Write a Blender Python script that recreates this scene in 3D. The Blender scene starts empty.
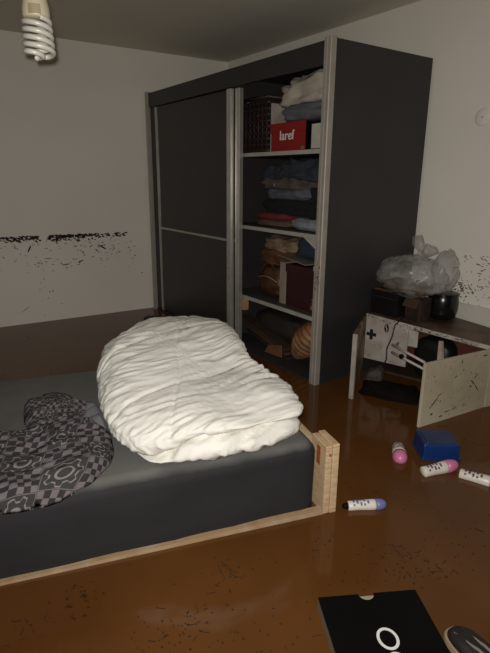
import bpy, bmesh, math, random
from mathutils import Vector, Matrix, noise
random.seed(7)
S = bpy.context.scene
COL = S.collection

# ------------------------------------------------------------------ camera
F_PX, PITCH, ROLL, YAW, CAM_H = 512.9, 0.2816, 0.0085, -0.9649, 1.3354
fwd = Vector((math.sin(YAW)*math.cos(PITCH), math.cos(YAW)*math.cos(PITCH), -math.sin(PITCH)))
rgt = Vector((math.cos(YAW), -math.sin(YAW), 0)); upv = rgt.cross(fwd)
r2 = rgt*math.cos(ROLL) + upv*math.sin(ROLL); u2 = -rgt*math.sin(ROLL) + upv*math.cos(ROLL)
cam = bpy.data.cameras.new('camera'); camo = bpy.data.objects.new('camera', cam); COL.objects.link(camo)
cam.sensor_fit = 'VERTICAL'; cam.sensor_height = 24.0; cam.sensor_width = 18.0
cam.lens = F_PX/653*24.0; cam.clip_start = 0.02
M = Matrix((r2, u2, -fwd)).transposed().to_4x4(); M.translation = (0, 0, CAM_H)
camo.matrix_world = M
S.camera = camo

# ------------------------------------------------------------------ light: dim world, phone flash
w = bpy.data.worlds.new('world'); S.world = w; w.use_nodes = True
w.node_tree.nodes['Background'].inputs[0].default_value = (1, .95, .88, 1)
w.node_tree.nodes['Background'].inputs[1].default_value = 0.02
fl = bpy.data.lights.new('phone_flash', 'SPOT'); flo = bpy.data.objects.new('phone_flash', fl); COL.objects.link(flo)
fl.energy = 185; fl.color = (1.0, .972, .922); fl.shadow_soft_size = 0.008
fl.spot_size = math.radians(128); fl.spot_blend = 1.0
FM = M.copy(); FM.translation = Vector((0, 0, CAM_H)) + u2*0.022 - r2*0.012 + fwd*0.004
flo.matrix_world = FM
S.view_settings.view_transform = 'Standard'; S.view_settings.look = 'None'
S.view_settings.gamma = 1.0; S.view_settings.use_curve_mapping = False
S.view_settings.exposure = 0.0

# ------------------------------------------------------------------ materials
def lin(c):
    return tuple((x/255/12.92 if x/255 <= .04045 else ((x/255+.055)/1.055)**2.4) for x in c)
MATS = {}
def mat(name, rgb, rough=.6, var=.12, nscale=6.0, bump=0.0, bscale=40.0, metal=0.0, spec=.5, rgb2=None, lo=.35, hi=.65, stretch=(1, 1, 1)):
    if name in MATS: return MATS[name]
    m = bpy.data.materials.new(name); m.use_nodes = True; nt = m.node_tree; N = nt.nodes; L = nt.links
    b = N['Principled BSDF']; b.inputs['Roughness'].default_value = rough; b.inputs['Metallic'].default_value = metal
    b.inputs['Specular IOR Level'].default_value = spec
    tc = N.new('ShaderNodeTexCoord'); mp = N.new('ShaderNodeMapping'); mp.inputs['Scale'].default_value = stretch
    L.new(tc.outputs['Object'], mp.inputs[0])
    nz = N.new('ShaderNodeTexNoise'); nz.inputs['Scale'].default_value = nscale; nz.inputs['Detail'].default_value = 5
    L.new(mp.outputs[0], nz.inputs['Vector'])
    rp = N.new('ShaderNodeValToRGB'); a = lin(rgb)
    bcol = lin(rgb2) if rgb2 else tuple(x*(1-var) for x in a)
    acol = a if rgb2 else tuple(min(1, x*(1+var)) for x in a)
    rp.color_ramp.elements[0].position = lo; rp.color_ramp.elements[1].position = hi
    rp.color_ramp.elements[0].color = (*bcol, 1); rp.color_ramp.elements[1].color = (*acol, 1)
    L.new(nz.outputs['Fac'], rp.inputs[0]); L.new(rp.outputs[0], b.inputs['Base Color'])
    if bump:
        n2 = N.new('ShaderNodeTexNoise'); n2.inputs['Scale'].default_value = bscale; n2.inputs['Detail'].default_value = 4
        L.new(mp.outputs[0], n2.inputs['Vector'])
        bp = N.new('ShaderNodeBump'); bp.inputs['Strength'].default_value = bump; bp.inputs['Distance'].default_value = .01
        L.new(n2.outputs['Fac'], bp.inputs['Height']); L.new(bp.outputs[0], b.inputs['Normal'])
    MATS[name] = m
    return m

WALL = mat('wall_paint', (232, 225, 213), .85, .03, 1.2, .08, 60)
CEIL = mat('ceiling_paint', (220, 212, 194), .9, .03, 1.0, .08, 50)
FLOORM = mat('floor_tile', (90, 70, 50), .6, .1, 3)
GRAPH = mat('graphite_laminate', (44, 42, 42), .5, .10, 3, .03, 120)
GRAPHD = mat('dark_door_panel', (36, 33, 32), .38, .10, 2)
SATIN = mat('satin_profile', (162, 154, 143), .55, .08, 8, 0, 40, .25)
SILVER = mat('silver_profile', (182, 177, 168), .33, .08, 8, 0, 40, .6)
SHELFE = mat('shelf_edge', (168, 164, 154), .5, .08, 8)
SHELF = mat('shelf_board', (70, 66, 62), .6, .1, 5)
INNER = mat('wardrobe_inside', (40, 38, 37), .7, .12, 4)
PINE = mat('pine_wood', (204, 178, 142), .6, .1, 12, .1, 60, rgb2=(180, 150, 114), stretch=(2, 2, 14))
PINEW = mat('wet_pine', (176, 154, 126), .5, .1, 12, rgb2=(160, 128, 92))
RUST = mat('rusty_bracket', (150, 84, 44), .6, .2, 40)
MUD = mat('dried_mud', (48, 33, 24), .75, .25, 30)
DUVET = mat('white_duvet_cotton', (226, 223, 214), .8, .03, 5, .3, 28)
BLACKC = mat('black_card', (9, 9, 10), .5, .1, 8, spec=.12)
WHITEP = mat('white_print', (222, 220, 214), .6, .03, 10)
CREAM = mat('cream_laminate', (198, 188, 162), .5, .05, 4, rgb2=(176, 164, 138))
WHITELAM = mat('white_laminate', (190, 183, 176), .5, .04, 6, rgb2=(152, 140, 128))
MUDTOP = mat('muddy_laminate', (96, 76, 60), .45, .2, 9, .3, 50, rgb2=(66, 46, 32))
MUDSIDE = mat('mud_stained_laminate', (150, 124, 96), .6, .2, 9, rgb2=(84, 60, 42))

def pid(base, **kw): pass

# ------------------------------------------------------------------ mesh helpers (all coordinates are world; children are offset)
def wloc(o):
    v = Vector((0, 0, 0))
    while o is not None:
        v += Vector(o.location); o = o.parent
    return v
def mk(name, verts, faces, m=None, parent=None, smooth=False, origin=None, uv=None):
    base = wloc(parent)
    loc = Vector(origin) - base if origin is not None else Vector((0, 0, 0))
    off = base + loc
    me = bpy.data.meshes.new(name)
    me.from_pydata([tuple(Vector(v)-off) for v in verts], [], faces)
    bm = bmesh.new(); bm.from_mesh(me); bmesh.ops.recalc_face_normals(bm, faces=bm.faces); bm.to_mesh(me); bm.free()
    if smooth:
        for p in me.polygons: p.use_smooth = True
    if m: me.materials.append(m)
    o = bpy.data.objects.new(name, me); COL.objects.link(o); o.parent = parent; o.location = loc
    return o
def root(name, loc, label, cat, group=None):
    o = bpy.data.objects.new(name, None); COL.objects.link(o); o.location = loc; o.empty_display_size = .05
    return tag(o, label, cat, group)
def tag(o, label, cat, group=None, kind=None):
    o['label'] = label; o['category'] = cat
    if group: o['group'] = group
    if kind: o['kind'] = kind
    return o
def struct(o, label=None, cat=None):
    o['kind'] = 'structure'
    if label: o['label'] = label
    if cat: o['category'] = cat
    return o
def rot2(p, c, a):
    ca, sa = math.cos(a), math.sin(a); x, y = p[0]-c[0], p[1]-c[1]
    return (c[0]+x*ca-y*sa, c[1]+x*sa+y*ca, p[2])
def hexa(c8):                       # bottom ring 4, top ring 4
    return list(c8), [(3, 2, 1, 0), (4, 5, 6, 7), (0, 1, 5, 4), (1, 2, 6, 5), (2, 3, 7, 6), (3, 0, 4, 7)]
def bev(o, wdt, seg=2):
    bm = bmesh.new(); bm.from_mesh(o.data)
    bmesh.ops.bevel(bm, geom=bm.edges[:], offset=wdt, segments=seg, affect='EDGES', profile=.6)
    bm.to_mesh(o.data); bm.free(); return o
def box(name, x, y, z, m, parent=None, rz=0, bevel=0.0, origin=None):
    (x0, x1), (y0, y1), (z0, z1) = x, y, z
    c = ((x0+x1)/2, (y0+y1)/2)
    v = [(x0, y0, z0), (x1, y0, z0), (x1, y1, z0), (x0, y1, z0), (x0, y0, z1), (x1, y0, z1), (x1, y1, z1), (x0, y1, z1)]
    if rz: v = [rot2(p, c, rz) for p in v]
    if origin is None and parent is None: origin = (c[0], c[1], z0)
    o = mk(name, *hexa(v), m, parent, origin=origin)
    if bevel: bev(o, bevel)
    return o
def slab(name, quad, thick, m, parent=None, bevel=0.0, origin=None):   # quad = 4 points, extruded by vector thick
    t = Vector(thick)
    v = [Vector(q) for q in quad] + [Vector(q)+t for q in quad]
    if origin is None and parent is None: origin = v[0]
    o = mk(name, *hexa(v), m, parent, origin=origin)
    if bevel: bev(o, bevel)
    return o
def frame_of(d):
    d = Vector(d).normalized(); a = Vector((0, 0, 1)) if abs(d.z) < .9 else Vector((1, 0, 0))
    e = d.cross(a).normalized(); return d, e, e.cross(d)
def lathe(name, p0, d, prof, m, parent=None, n=24, sx=1.0, origin=None, smooth=True):   # prof: (along, radius)
    d, e, f = frame_of(d); p0 = Vector(p0); v = []; fc = []
    for (t, r) in prof:
        for k in range(n):
            a = 2*math.pi*k/n; v.append(p0+d*t+e*(r*math.cos(a)*sx)+f*(r*math.sin(a)))
    for i in range(len(prof)-1):
        for k in range(n):
            fc.append((i*n+k, i*n+(k+1) % n, (i+1)*n+(k+1) % n, (i+1)*n+k))
    fc.append(tuple(range(n-1, -1, -1))); fc.append(tuple(range((len(prof)-1)*n, len(prof)*n)))
    if origin is None and parent is None: origin = p0
    return mk(name, v, fc, m, parent, smooth, origin=origin)
def tube(name, pts, r, m, parent=None, n=8, origin=None, radii=None):
    pts = [Vector(p) for p in pts]; v = []; fc = []
    e = None
    for i, p in enumerate(pts):
        d = (pts[min(i+1, len(pts)-1)]-pts[max(i-1, 0)]).normalized()
        if e is None: _, e, _f = frame_of(d)
        e = (e-d*e.dot(d)).normalized(); f = d.cross(e)
        rr = radii[i] if radii else r
        for k in range(n):
            a = 2*math.pi*k/n; v.append(p+e*(rr*math.cos(a))+f*(rr*math.sin(a)))
    for i in range(len(pts)-1):
        for k in range(n): fc.append((i*n+k, i*n+(k+1) % n, (i+1)*n+(k+1) % n, (i+1)*n+k))
    fc.append(tuple(range(n-1, -1, -1))); fc.append(tuple(range((len(pts)-1)*n, len(pts)*n)))
    if origin is None and parent is None: origin = pts[0]
    return mk(name, v, fc, m, parent, True, origin=origin)
def fbm(p, o=4):
    return noise.fractal(p, 1.0, 2.0, o)
def cloth(name, c, dims, m, label, cat, seed=0, rz=0.0, amp=.12, freq=9.0, layers=0, ex=.45, ez=.7, tilt=0.0, group=None, parent=None, nt=64, npz=26, stretch=(1, 1, 1.6)):
    """soft folded / crumpled garment: rounded block, fold layers in the side, noise wrinkles. c = base centre"""
    a, b, h = dims[0]/2, dims[1]/2, dims[2]; v = []; fc = []
    sg = lambda x, e: math.copysign(abs(x)**e, x)
    for i in range(npz+1):
        ph = -math.pi/2+math.pi*i/npz
        for k in range(nt):
            th = 2*math.pi*k/nt
            cr = max(abs(math.cos(ph))**ex, .001)
            x = a*cr*sg(math.cos(th), .5); y = b*cr*sg(math.sin(th), .5); z = h/2+h/2*sg(math.sin(ph), ez)
            q = Vector((x*stretch[0], y*stretch[1], z*stretch[2]))*freq + Vector((seed*7.1, seed*3.3, seed*1.7))
            n1 = fbm(q, 3); n2 = 1-2*abs(noise.noise(q*.8+Vector((9, 2, 4))))
            k1 = amp*(.6*n1+.5*n2)
            if layers: k1 += -.05*abs(math.sin(math.pi*layers*z/h+1.2*noise.noise(q*.25)))
            top = max(0, math.sin(ph))
            x *= 1+k1; y *= 1+k1; z = max(0.0, z+h*(k1*.9)*top+tilt*x)
            v.append((x, y, z))
    for i in range(npz):
        for k in range(nt): fc.append((i*nt+k, i*nt+(k+1) % nt, (i+1)*nt+(k+1) % nt, (i+1)*nt+k))
    ca, sa = math.cos(rz), math.sin(rz)
    v = [(c[0]+x*ca-y*sa, c[1]+x*sa+y*ca, c[2]+z) for x, y, z in v]
    o = mk(name, v, fc, m, parent, True, origin=None if parent else c)
    bm = bmesh.new(); bm.from_mesh(o.data); bmesh.ops.remove_doubles(bm, verts=bm.verts, dist=.0005); bm.to_mesh(o.data); bm.free()
    if label: tag(o, label, cat, group)
    return o
def flakes(name, spots, origin, ex, ey, nrm, m, parent, thick=.0015):
    """irregular flat chips on a plane: spots = (u, v, length, width, angle)"""
    v = []; fc = []; O = Vector(origin); ex = Vector(ex); ey = Vector(ey); nrm = Vector(nrm)
    for (u, q, ln, wd, an) in spots:
        n = random.choice((5, 6, 7)); b0 = len(v); ca, sa = math.cos(an), math.sin(an)
        for lay in (0, 1):
            rs = random.Random(len(v)//(2*n)+int(u*1e4))
            for k in range(n):
                a = 2*math.pi*k/n; rr = rs.uniform(.6, 1.1)*(1 if lay == 0 else .8)
                x = ln*.5*rr*math.cos(a); y = wd*.5*rr*math.sin(a)
                v.append(O+ex*(u+x*ca-y*sa)+ey*(q+x*sa+y*ca)+nrm*(thick*lay*1.0-.0005*(1-lay)))
        fc.append(tuple(range(b0, b0+n))); fc.append(tuple(range(b0+n, b0+2*n)))
        for k in range(n): fc.append((b0+k, b0+(k+1) % n, b0+n+(k+1) % n, b0+n+k))
    o = mk(name, v, fc, m, parent, origin=None if parent else origin)
    o['kind'] = 'stuff'
    return o
def text_mesh(name, body, size, m, parent, origin, ex, ey, depth=.0015):
    cu = bpy.data.curves.new(name, 'FONT'); cu.body = body; cu.size = size; cu.extrude = depth; cu.align_x = 'CENTER'; cu.align_y = 'CENTER'
    cu.offset = .0008
    to = bpy.data.objects.new(name+'_curve', cu); COL.objects.link(to)
    dg = bpy.context.evaluated_depsgraph_get(); me = bpy.data.meshes.new_from_object(to.evaluated_get(dg))
    bpy.data.objects.remove(to)
    ex = Vector(ex).normalized(); ey = Vector(ey).normalized(); nz = ex.cross(ey)
    O = Vector(origin); vs = [O+ex*q.co.x+ey*q.co.y+nz*q.co.z for q in me.vertices]; fs = [tuple(p.vertices) for p in me.polygons]
    return mk(name, vs, fs, m, parent)

# ------------------------------------------------------------------ the room
XL, LEAN, YW, ZC = -4.90, -.04, 3.15, 2.477
X1, Y0 = 2.4, -3.0
def lx(y): return XL + LEAN*(YW-y)
T = .12
def prism(name, poly, z0, z1, m):
    n = len(poly)
    v = [(x, y, z0) for x, y in poly]+[(x, y, z1) for x, y in poly]
    return mk(name, v, [tuple(range(n-1, -1, -1)), tuple(range(n, 2*n))]+[(k, (k+1) % n, n+(k+1) % n, n+k) for k in range(n)], m, origin=(poly[0][0], poly[0][1], z0))
rp = [(lx(Y0), Y0), (X1, Y0), (X1, YW), (XL, YW)]
struct(prism('floor', rp, -.22, -.10, FLOORM), 'flooded bedroom floor under the muddy water', 'floor')
struct(prism('ceiling', rp, ZC, ZC+T, CEIL), 'plain off-white ceiling in shadow above the wardrobe', 'ceiling')
wl = struct(prism('wall_left', [(lx(Y0)-T, Y0), (lx(Y0), Y0), (XL, YW), (XL-T, YW)], -.22, ZC+T, WALL), 'white wall with a mud tide mark left of the wardrobe', 'wall')
wr = struct(prism('wall_back', [(XL-T, YW), (X1+T, YW), (X1+T, YW+T), (XL-T, YW+T)], -.22, ZC+T, WALL), 'white wall behind the wardrobe and the broken cabinet', 'wall')
struct(prism('wall_right', [(X1, Y0), (X1+T, Y0), (X1+T, YW), (X1, YW)], -.22, ZC+T, WALL), 'plain white wall out of view on the right', 'wall')
struct(prism('wall_front', [(lx(Y0)-T, Y0-T), (X1+T, Y0-T), (X1+T, Y0), (lx(Y0)-T, Y0)], -.22, ZC+T, WALL), 'plain white wall behind the camera', 'wall')
tr = struct(box('trim_1', (-2.34, X1), (YW-.022, YW), (-.1, .535), mat('trim_white', (206, 199, 188), .6, .04, 3), None, 0, .003), 'low white board along the wall behind the cabinet', 'trim')

# water: opaque silty water with a glossy surface
def water_mat():
    m = bpy.data.materials.new('muddy_water'); m.use_nodes = True; nt = m.node_tree; N = nt.nodes; L = nt.links
    b = N['Principled BSDF']; b.inputs['Roughness'].default_value = .10; b.inputs['IOR'].default_value = 1.33
    tc = N.new('ShaderNodeTexCoord')
    nz = N.new('ShaderNodeTexNoise'); nz.inputs['Scale'].default_value = 2.2; nz.inputs['Detail'].default_value = 6
    L.new(tc.outputs['Object'], nz.inputs['Vector'])
    rp = N.new('ShaderNodeValToRGB'); rp.color_ramp.elements[0].position = .3; rp.color_ramp.elements[1].position = .72
    rp.color_ramp.elements[0].color = (*lin((84, 51, 22)), 1); rp.color_ramp.elements[1].color = (*lin((98, 61, 28)), 1)
    L.new(nz.outputs['Fac'], rp.inputs[0])
    # fine floating silt specks
    sp = N.new('ShaderNodeTexNoise'); sp.inputs['Scale'].default_value = 55; sp.inputs['Detail'].default_value = 3
    L.new(tc.outputs['Object'], sp.inputs['Vector'])
    pm = N.new('ShaderNodeTexNoise'); pm.inputs['Scale'].default_value = 3.1; L.new(tc.outputs['Object'], pm.inputs['Vector'])
    mu = N.new('ShaderNodeMath'); mu.operation = 'MULTIPLY'; L.new(sp.outputs['Fac'], mu.inputs[0]); L.new(pm.outputs['Fac'], mu.inputs[1])
    r3 = N.new('ShaderNodeValToRGB'); r3.color_ramp.elements[0].position = .41; r3.color_ramp.elements[1].position = .47
    L.new(mu.outputs[0], r3.inputs[0])
    mx = N.new('ShaderNodeMix'); mx.data_type = 'RGBA'; mx.inputs[7].default_value = (*lin((60, 38, 20)), 1)
    L.new(r3.outputs[0], mx.inputs[0]); L.new(rp.outputs[0], mx.inputs[6]); L.new(mx.outputs[2], b.inputs['Base Color'])
    wv = N.new('ShaderNodeTexNoise'); wv.inputs['Scale'].default_value = 5; L.new(tc.outputs['Object'], wv.inputs['Vector'])
    bp = N.new('ShaderNodeBump'); bp.inputs['Strength'].default_value = .03; bp.inputs['Distance'].default_value = .02
    L.new(wv.outputs['Fac'], bp.inputs['Height']); L.new(bp.outputs[0], b.inputs['Normal'])
    return m
wt = prism('flood_water', [(lx(Y0)+.001, Y0+.001), (X1-.001, Y0+.001), (X1-.001, YW-.023), (XL+.001, YW-.023)], -.098, 0, water_mat())
tag(wt, 'murky brown flood water covering the whole floor', 'water', kind='stuff')

# mud on the left wall: dense tide line near z=.8, specks below
sp = []
rr = random.Random(3)
def wallpt(y): return y
for a, b_, n in ((.55, 1.15, 150), (1.22, 1.58, 130), (1.58, 1.98, 60), (-.4, .55, 90)):
    for k in range(n):
        y = rr.uniform(a, b_); sp.append((y, .812-abs(rr.gauss(0, .022))-.006*(y-.8), rr.uniform(.012, .06), rr.uniform(.008, .026), rr.gauss(-.15, .3)))
for cy, cz, sy, sz, n in ((1.1, .74, .22, .05, 46), (1.75, .66, .13, .05, 60), (1.35, .55, .16, .03, 26), (1.0, .62, .1, .07, 14), (1.15, .35, .06, .12, 12), (2.05, .58, .05, .1, 8), (.7, .52, .12, .1, 14), (.2, .6, .3, .1, 30), (1.5, .72, .15, .05, 30)):
    for k in range(n):
        sp.append((rr.gauss(cy, sy), min(.8, rr.gauss(cz, sz)), rr.uniform(.008, .035), rr.uniform(.004, .011), rr.gauss(-.2, .5)))
for (y, z, l, wd, a) in ((1.05, .70, .09, .016, 1.1), (1.72, .675, .10, .02, -.5), (1.2, .60, .1, .01, -.1), (.96, .14, .12, .006, .6), (1.36, .53, .12, .012, .1), (1.5, .55, .07, .018, .3)):
    sp.append((y, z, l, wd, a))
ydir = Vector((-LEAN, 1, 0))
flakes('mud_splatter', sp, (lx(0), 0, 0), ydir, (0, 0, 1), (1, .04, 0), MUD, wl)
# mud on the wall behind the cabinet
sp = []
for k in range(150):
    x = rr.uniform(-2.05, -1.2); sp.append((x, rr.gauss(.66, .055), rr.uniform(.006, .03), rr.uniform(.003, .009), rr.gauss(.1, .5)))
for k in range(40):
    x = rr.gauss(-1.75, .12); sp.append((x, rr.gauss(.81, .03), rr.uniform(.01, .045), rr.uniform(.004, .01), rr.gauss(-.1, .3)))
for k in range(70):
    sp.append((rr.gauss(-1.98, .06), rr.gauss(.63, .03), rr.uniform(.008, .03), rr.uniform(.004, .012), rr.gauss(0, .6)))
flakes('mud_splatter', sp, (0, YW, 0), (1, 0, 0), (0, 0, 1), (0, -1, 0), MUD, wr)

# round blank plate on the wall
pl = root('wall_plate', (-1.975, YW, 1.71), 'round white cover plate on the wall right of the wardrobe', 'wall plate')
lathe('plate', (-1.975, YW+.001, 1.71), (0, -1, 0), [(0, .052), (.006, .052), (.010, .047), (.0105, .01)], WALL, pl, 32)
lathe('screw', (-1.975, YW-.0095, 1.71), (0, -1, 0), [(0, .005), (.003, .005), (.0035, .002)], SHELFE, pl, 12)

# ------------------------------------------------------------------ hanging bulb
bx, by = -1.485, .388
BULBW = mat('bulb_glass', (158, 154, 143), .35, .02, 20); BULBH = mat('bulb_housing', (156, 145, 122), .45, .05, 20)
SOCK = mat('socket_brass', (150, 98, 58), .45, .15, 20); REDP = mat('red_print', (150, 62, 48), .6, .1, 20); GREYP = mat('grey_label', (120, 106, 80), .6, .1, 20)
bl = root('light_bulb', (bx, by, 1.63), 'white spiral energy-saving bulb hanging from the ceiling', 'light bulb')
hp = []
zt, zb, R_ = 1.712, 1.625, .034
for br in (0, 1):
    pts = []
    turns = 2.6
    for k in range(97):
        t = k/96; a = math.pi*br + 2*math.pi*turns*t
        r = R_*(1-.12*(1-t)) if t < .9 else R_*(1-(t-.9)*7.5)
        pts.append((bx+r*math.cos(a), by+r*math.sin(a), zt-(zt-zb)*t))
    tube('spiral_tube', pts, .0066, BULBW, bl, 10)
hs = lathe('housing', (bx, by, 1.712), (0, 0, 1), [(0, .030), (.004, .033), (.022, .033), (.044, .029), (.056, .024), (.062, .018)], BULBH, bl, 28)
for a0, zz, mm_, hh in ((-.75, 1.754, REDP, .005), (-.15, 1.754, REDP, .005), (-.35, 1.728, GREYP, .011)):
    q = []
    for i in range(7):
        a = a0+(i/6-.5)*(.35 if mm_ is REDP else .9); rad = .0336 if mm_ is GREYP else .0302
        for z_ in (zz-hh, zz+hh): q.append((bx+rad*math.cos(a), by+rad*math.sin(a), z_))
    mk('print', q, [(2*i, 2*i+2, 2*i+3, 2*i+1) for i in range(6)], mm_, hs)
lathe('socket', (bx, by, 1.772), (0, 0, 1), [(0, .017), (.002, .021), (.03, .021), (.034, .018), (.05, .012), (.054, .005)], SOCK, bl, 24)
tube('cord', [(bx, by, 1.82), (bx+.002, by, 2.1), (bx, by, ZC-.03)], .0035, BLACKC, bl, 8)
lathe('ceiling_rose', (bx, by, ZC), (0, 0, -1), [(0, .04), (.015, .038), (.03, .02), (.034, .006)], BULBH, bl, 24)

# ------------------------------------------------------------------ wardrobe
WX0, WX1, WF, WB, WH = -4.893, -2.364, 2.22, 3.12, 2.10
wd = root('sliding_wardrobe', (-3.6, 2.7, -.1), 'tall dark sliding-door wardrobe with silver trim, open on its right half', 'wardrobe')
box('side_panel', (WX1-.028, WX1), (WF+.028, WB), (-.1, WH), GRAPH, wd, 0, .0015)
box('side_panel', (WX0, WX0+.028), (WF+.028, WB), (-.1, WH), GRAPH, wd, 0, .0015)
box('top_panel', (WX0+.028, WX1-.028), (WF+.028, WB), (WH-.03, WH-.002), GRAPH, wd)
box('back_panel', (WX0+.028, WX1-.028), (WB-.015, WB-.002), (-.1, WH-.03), INNER, wd)
box('bottom_panel', (WX0+.028, WX1-.028), (WF+.06, WB-.015), (-.06, .012), INNER, wd)
box('partition', (-3.614, -3.59), (WF+.10, WB-.015), (.012, WH-.03), INNER, wd)
box('fascia', (WX0+.045, WX1-.058), (WF+.006, WF+.028), (1.972, WH-.003), GRAPH, wd, 0, .0015)
box('side_fascia', (WX0+.045, WX0+.13), (WF+.02, WF+.028), (-.1, 1.972), GRAPHD, wd)
box('bottom_track', (WX0+.045, WX1-.058), (WF+.01, WF+.1), (-.1, .014), INNER, wd)
# silver upright profiles: stepped extrusion
def profile(x0, x1, y0, y1, z0, z1, name, parent, groove=True):
    n = x1-x0
    ring = [(x0, y1), (x0, y0+.004), (x0+.004, y0), (x0+n*.42, y0), (x0+n*.46, y0+.006), (x0+n*.54, y0+.006), (x0+n*.58, y0), (x1-.004, y0), (x1, y0+.004), (x1, y1)]
    k = len(ring); v = [(a, b, z0) for a, b in ring]+[(a, b, z1) for a, b in ring]
    return mk(name, v, [tuple(range(k)), tuple(range(k, 2*k))]+[(i, (i+1) % k, k+(i+1) % k, k+i) for i in range(k)], SATIN if name == 'edge_profile' else SILVER, parent)
pr = profile(WX1-.058, WX1+.002, WF-.012, WF+.03, -.1, WH+.008, 'edge_profile', wd)
profile(WX0, WX0+.045, WF-.012, WF+.03, -.1, WH+.008, 'edge_profile', wd)
sp = [(rr.gauss(-2.392, .012), rr.gauss(.745, .05), rr.uniform(.006, .03), rr.uniform(.002, .006), rr.gauss(.3, .6)) for k in range(26)]
flakes('mud_splatter', sp, (0, WF-.0125, 0), (1, 0, 0), (0, 0, 1), (0, -1, 0), MUD, pr)
def door(x0, x1, yy, name, label):
    d = mk('sliding_door', *hexa([(x0+.03, yy+.010, .03), (x1-.03, yy+.010, .03), (x1-.03, yy+.022, .03), (x0+.03, yy+.022, .03), (x0+.03, yy+.010, .848), (x1-.03, yy+.010, .848), (x1-.03, yy+.022, .848), (x0+.03, yy+.022, .848)]), GRAPHD, wd)
    d['label'] = label
    box('upper_panel', (x0+.03, x1-.03), (yy+.010, yy+.022), (.866, 1.95), GRAPHD, d)
    box('cross_rail', (x0+.035, x1-.055), (yy+.004, yy+.024), (.848, .866), SILVER, d, 0, .002)
    box('top_rail', (x0+.03, x1-.03), (yy+.008, yy+.026), (1.942, 1.962), GRAPHD, d)
    profile(x0, x0+.035, yy, yy+.03, .02, 1.965, 'stile', d)
    profile(x1-.055, x1, yy-.006, yy+.03, .02, 1.965, 'stile', d)
    return d
d1 = door(-4.74, -3.43, WF+.012, 'sliding_door', 'dark front sliding door with thin silver cross rail')
d2 = door(-4.66, -3.36, WF+.046, 'sliding_door', 'second sliding door slid behind the front one')
sp = [(rr.gauss(-3.457, .010), rr.gauss(.7, .12), rr.uniform(.008, .02), rr.uniform(.003, .007), rr.gauss(0, .8)) for k in range(22)]
flakes('mud_splatter', sp, (0, WF+.0055, 0), (1, 0, 0), (0, 0, 1), (0, -1, 0), MUD, d1)
SHZ = (1.515, .98, .42)
for i, sz in enumerate(SHZ):
    s = box('shelf', (-3.59, WX1-.028), (2.33, WB-.015), (sz-.024, sz), SHELF, wd)
    box('edge_strip', (-3.59, WX1-.028), (2.312, 2.33), (sz-.026, sz+.001), SHELFE, s, 0, .002)
WOODT = mat('raw_wood_block', (176, 138, 96), .7, .15, 20)
box('support_block', (-3.40, -3.335), (2.30, 2.345), (.30, .394), WOODT, wd, 0, .003)

# --- upper shelf contents
z1 = SHZ[0]+.001
WICK = mat('dark_wicker', (50, 32, 27), .55, .25, 30); WICKD = mat('wicker_gap', (16, 12, 11), .8, .1, 10)
bk = root('wicker_basket', (-3.36, 2.55, z1), 'tall dark woven basket at the left of the top shelf', 'basket')
bx0, bx1, by0, by1, bz = -3.55, -3.19, 2.40, 2.80, .385
box('liner', (bx0+.012, bx1-.012), (by0+.012, by1-.012), (z1, z1+bz-.02), WICKD, bk)
nr = 9
for i in range(nr):
    zz = z1+.006+i*(bz-.012)/nr
    pts = []
    for k in range(41):
        x = bx0+(bx1-bx0)*k/40; pts.append((x, by0+.006+.005*math.sin(k*math.pi/2.5+(i % 2)*math.pi), zz+.012))
    for k in range(21):
        y = by0+(by1-by0)*k/20; pts.append((bx1-.004+.004*math.sin(k*math.pi/2.5), y, zz+.012))
    tube('weave_strand', pts, .0115, WICK, bk, 6)
for k in range(7):
    x = bx0+.02+(bx1-bx0-.04)*k/6
    tube('upright_rib', [(x, by0+.004, z1), (x, by0+.004, z1+bz)], .006, WICK, bk, 6)
tube('rim', [(bx0, by0, z1+bz), (bx1, by0, z1+bz), (bx1, by1, z1+bz), (bx0, by1, z1+bz), (bx0, by0, z1+bz)], .013, WICK, bk, 8)

REDB = mat('red_shoebox_card', (140, 20, 22), .55, .06, 5); REDD = mat('shoebox_side', (52, 18, 18), .6, .1, 5)
sb = root('shoe_box', (-2.95, 2.55, z1), 'red shoe box with white lettering on the top shelf', 'shoe box')
box('body', (-3.14, -2.765), (2.392, 2.72), (z1, z1+.145), REDB, sb, 0, .002)
box('lid', (-3.146, -2.759), (2.386, 2.726), (z1+.128, z1+.192), REDB, sb, 0, .002)
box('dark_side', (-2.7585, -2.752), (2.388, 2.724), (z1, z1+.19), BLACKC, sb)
text_mesh('lettering', 'laref', .088, WHITEP, sb, (-2.955, 2.3845, z1+.105), (1, 0, 0), (0, 0, 1), .0012)
for k in range(2): box('sticker', (-2.80+.018*k, -2.785+.018*k), (2.384, 2.388), (z1+.012, z1+.03), GREYP, sb)
tag(box('white_board', (-3.16, -3.146), (2.40, 2.7), (z1, z1+.335), WHITELAM, None, 0, .002), 'upright off-white board edge between woven basket and shoe box', 'board')
db = root('black_box', (-2.6, 2.6, z1), 'small black box with a white label right of the shoe box', 'box')
box('body', (-2.735, -2.44), (2.41, 2.72), (z1, z1+.185), BLACKC, db, 0, .003)
box('label', (-2.722, -2.60), (2.4075, 2.411), (z1+.012, z1+.165), mat('label_paper', (190, 186, 172), .7, .06, 20), db)
PILW = mat('greyish_white_fabric', (178, 168, 152), .85, .12, 10, .2, 30); PILB = mat('blue_grey_fabric', (96, 96, 102), .85, .12, 12, .2, 30)
cloth('folded_blanket', (-2.78, 2.57, z1+.195), (.58, .36, .105), PILB, 'blue-grey folded fabric lying on the red shoe box', 'blanket', 1, .02, .2, 12, 2, ex=.3)
cloth('bundled_sheet', (-2.80, 2.60, z1+.295), (.60, .36, .19), PILW, 'off-white crumpled sheet bundled on top of the shelf pile', 'bedding', 2, .0, .26, 13, 4, tilt=.10, ex=.35)

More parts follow.
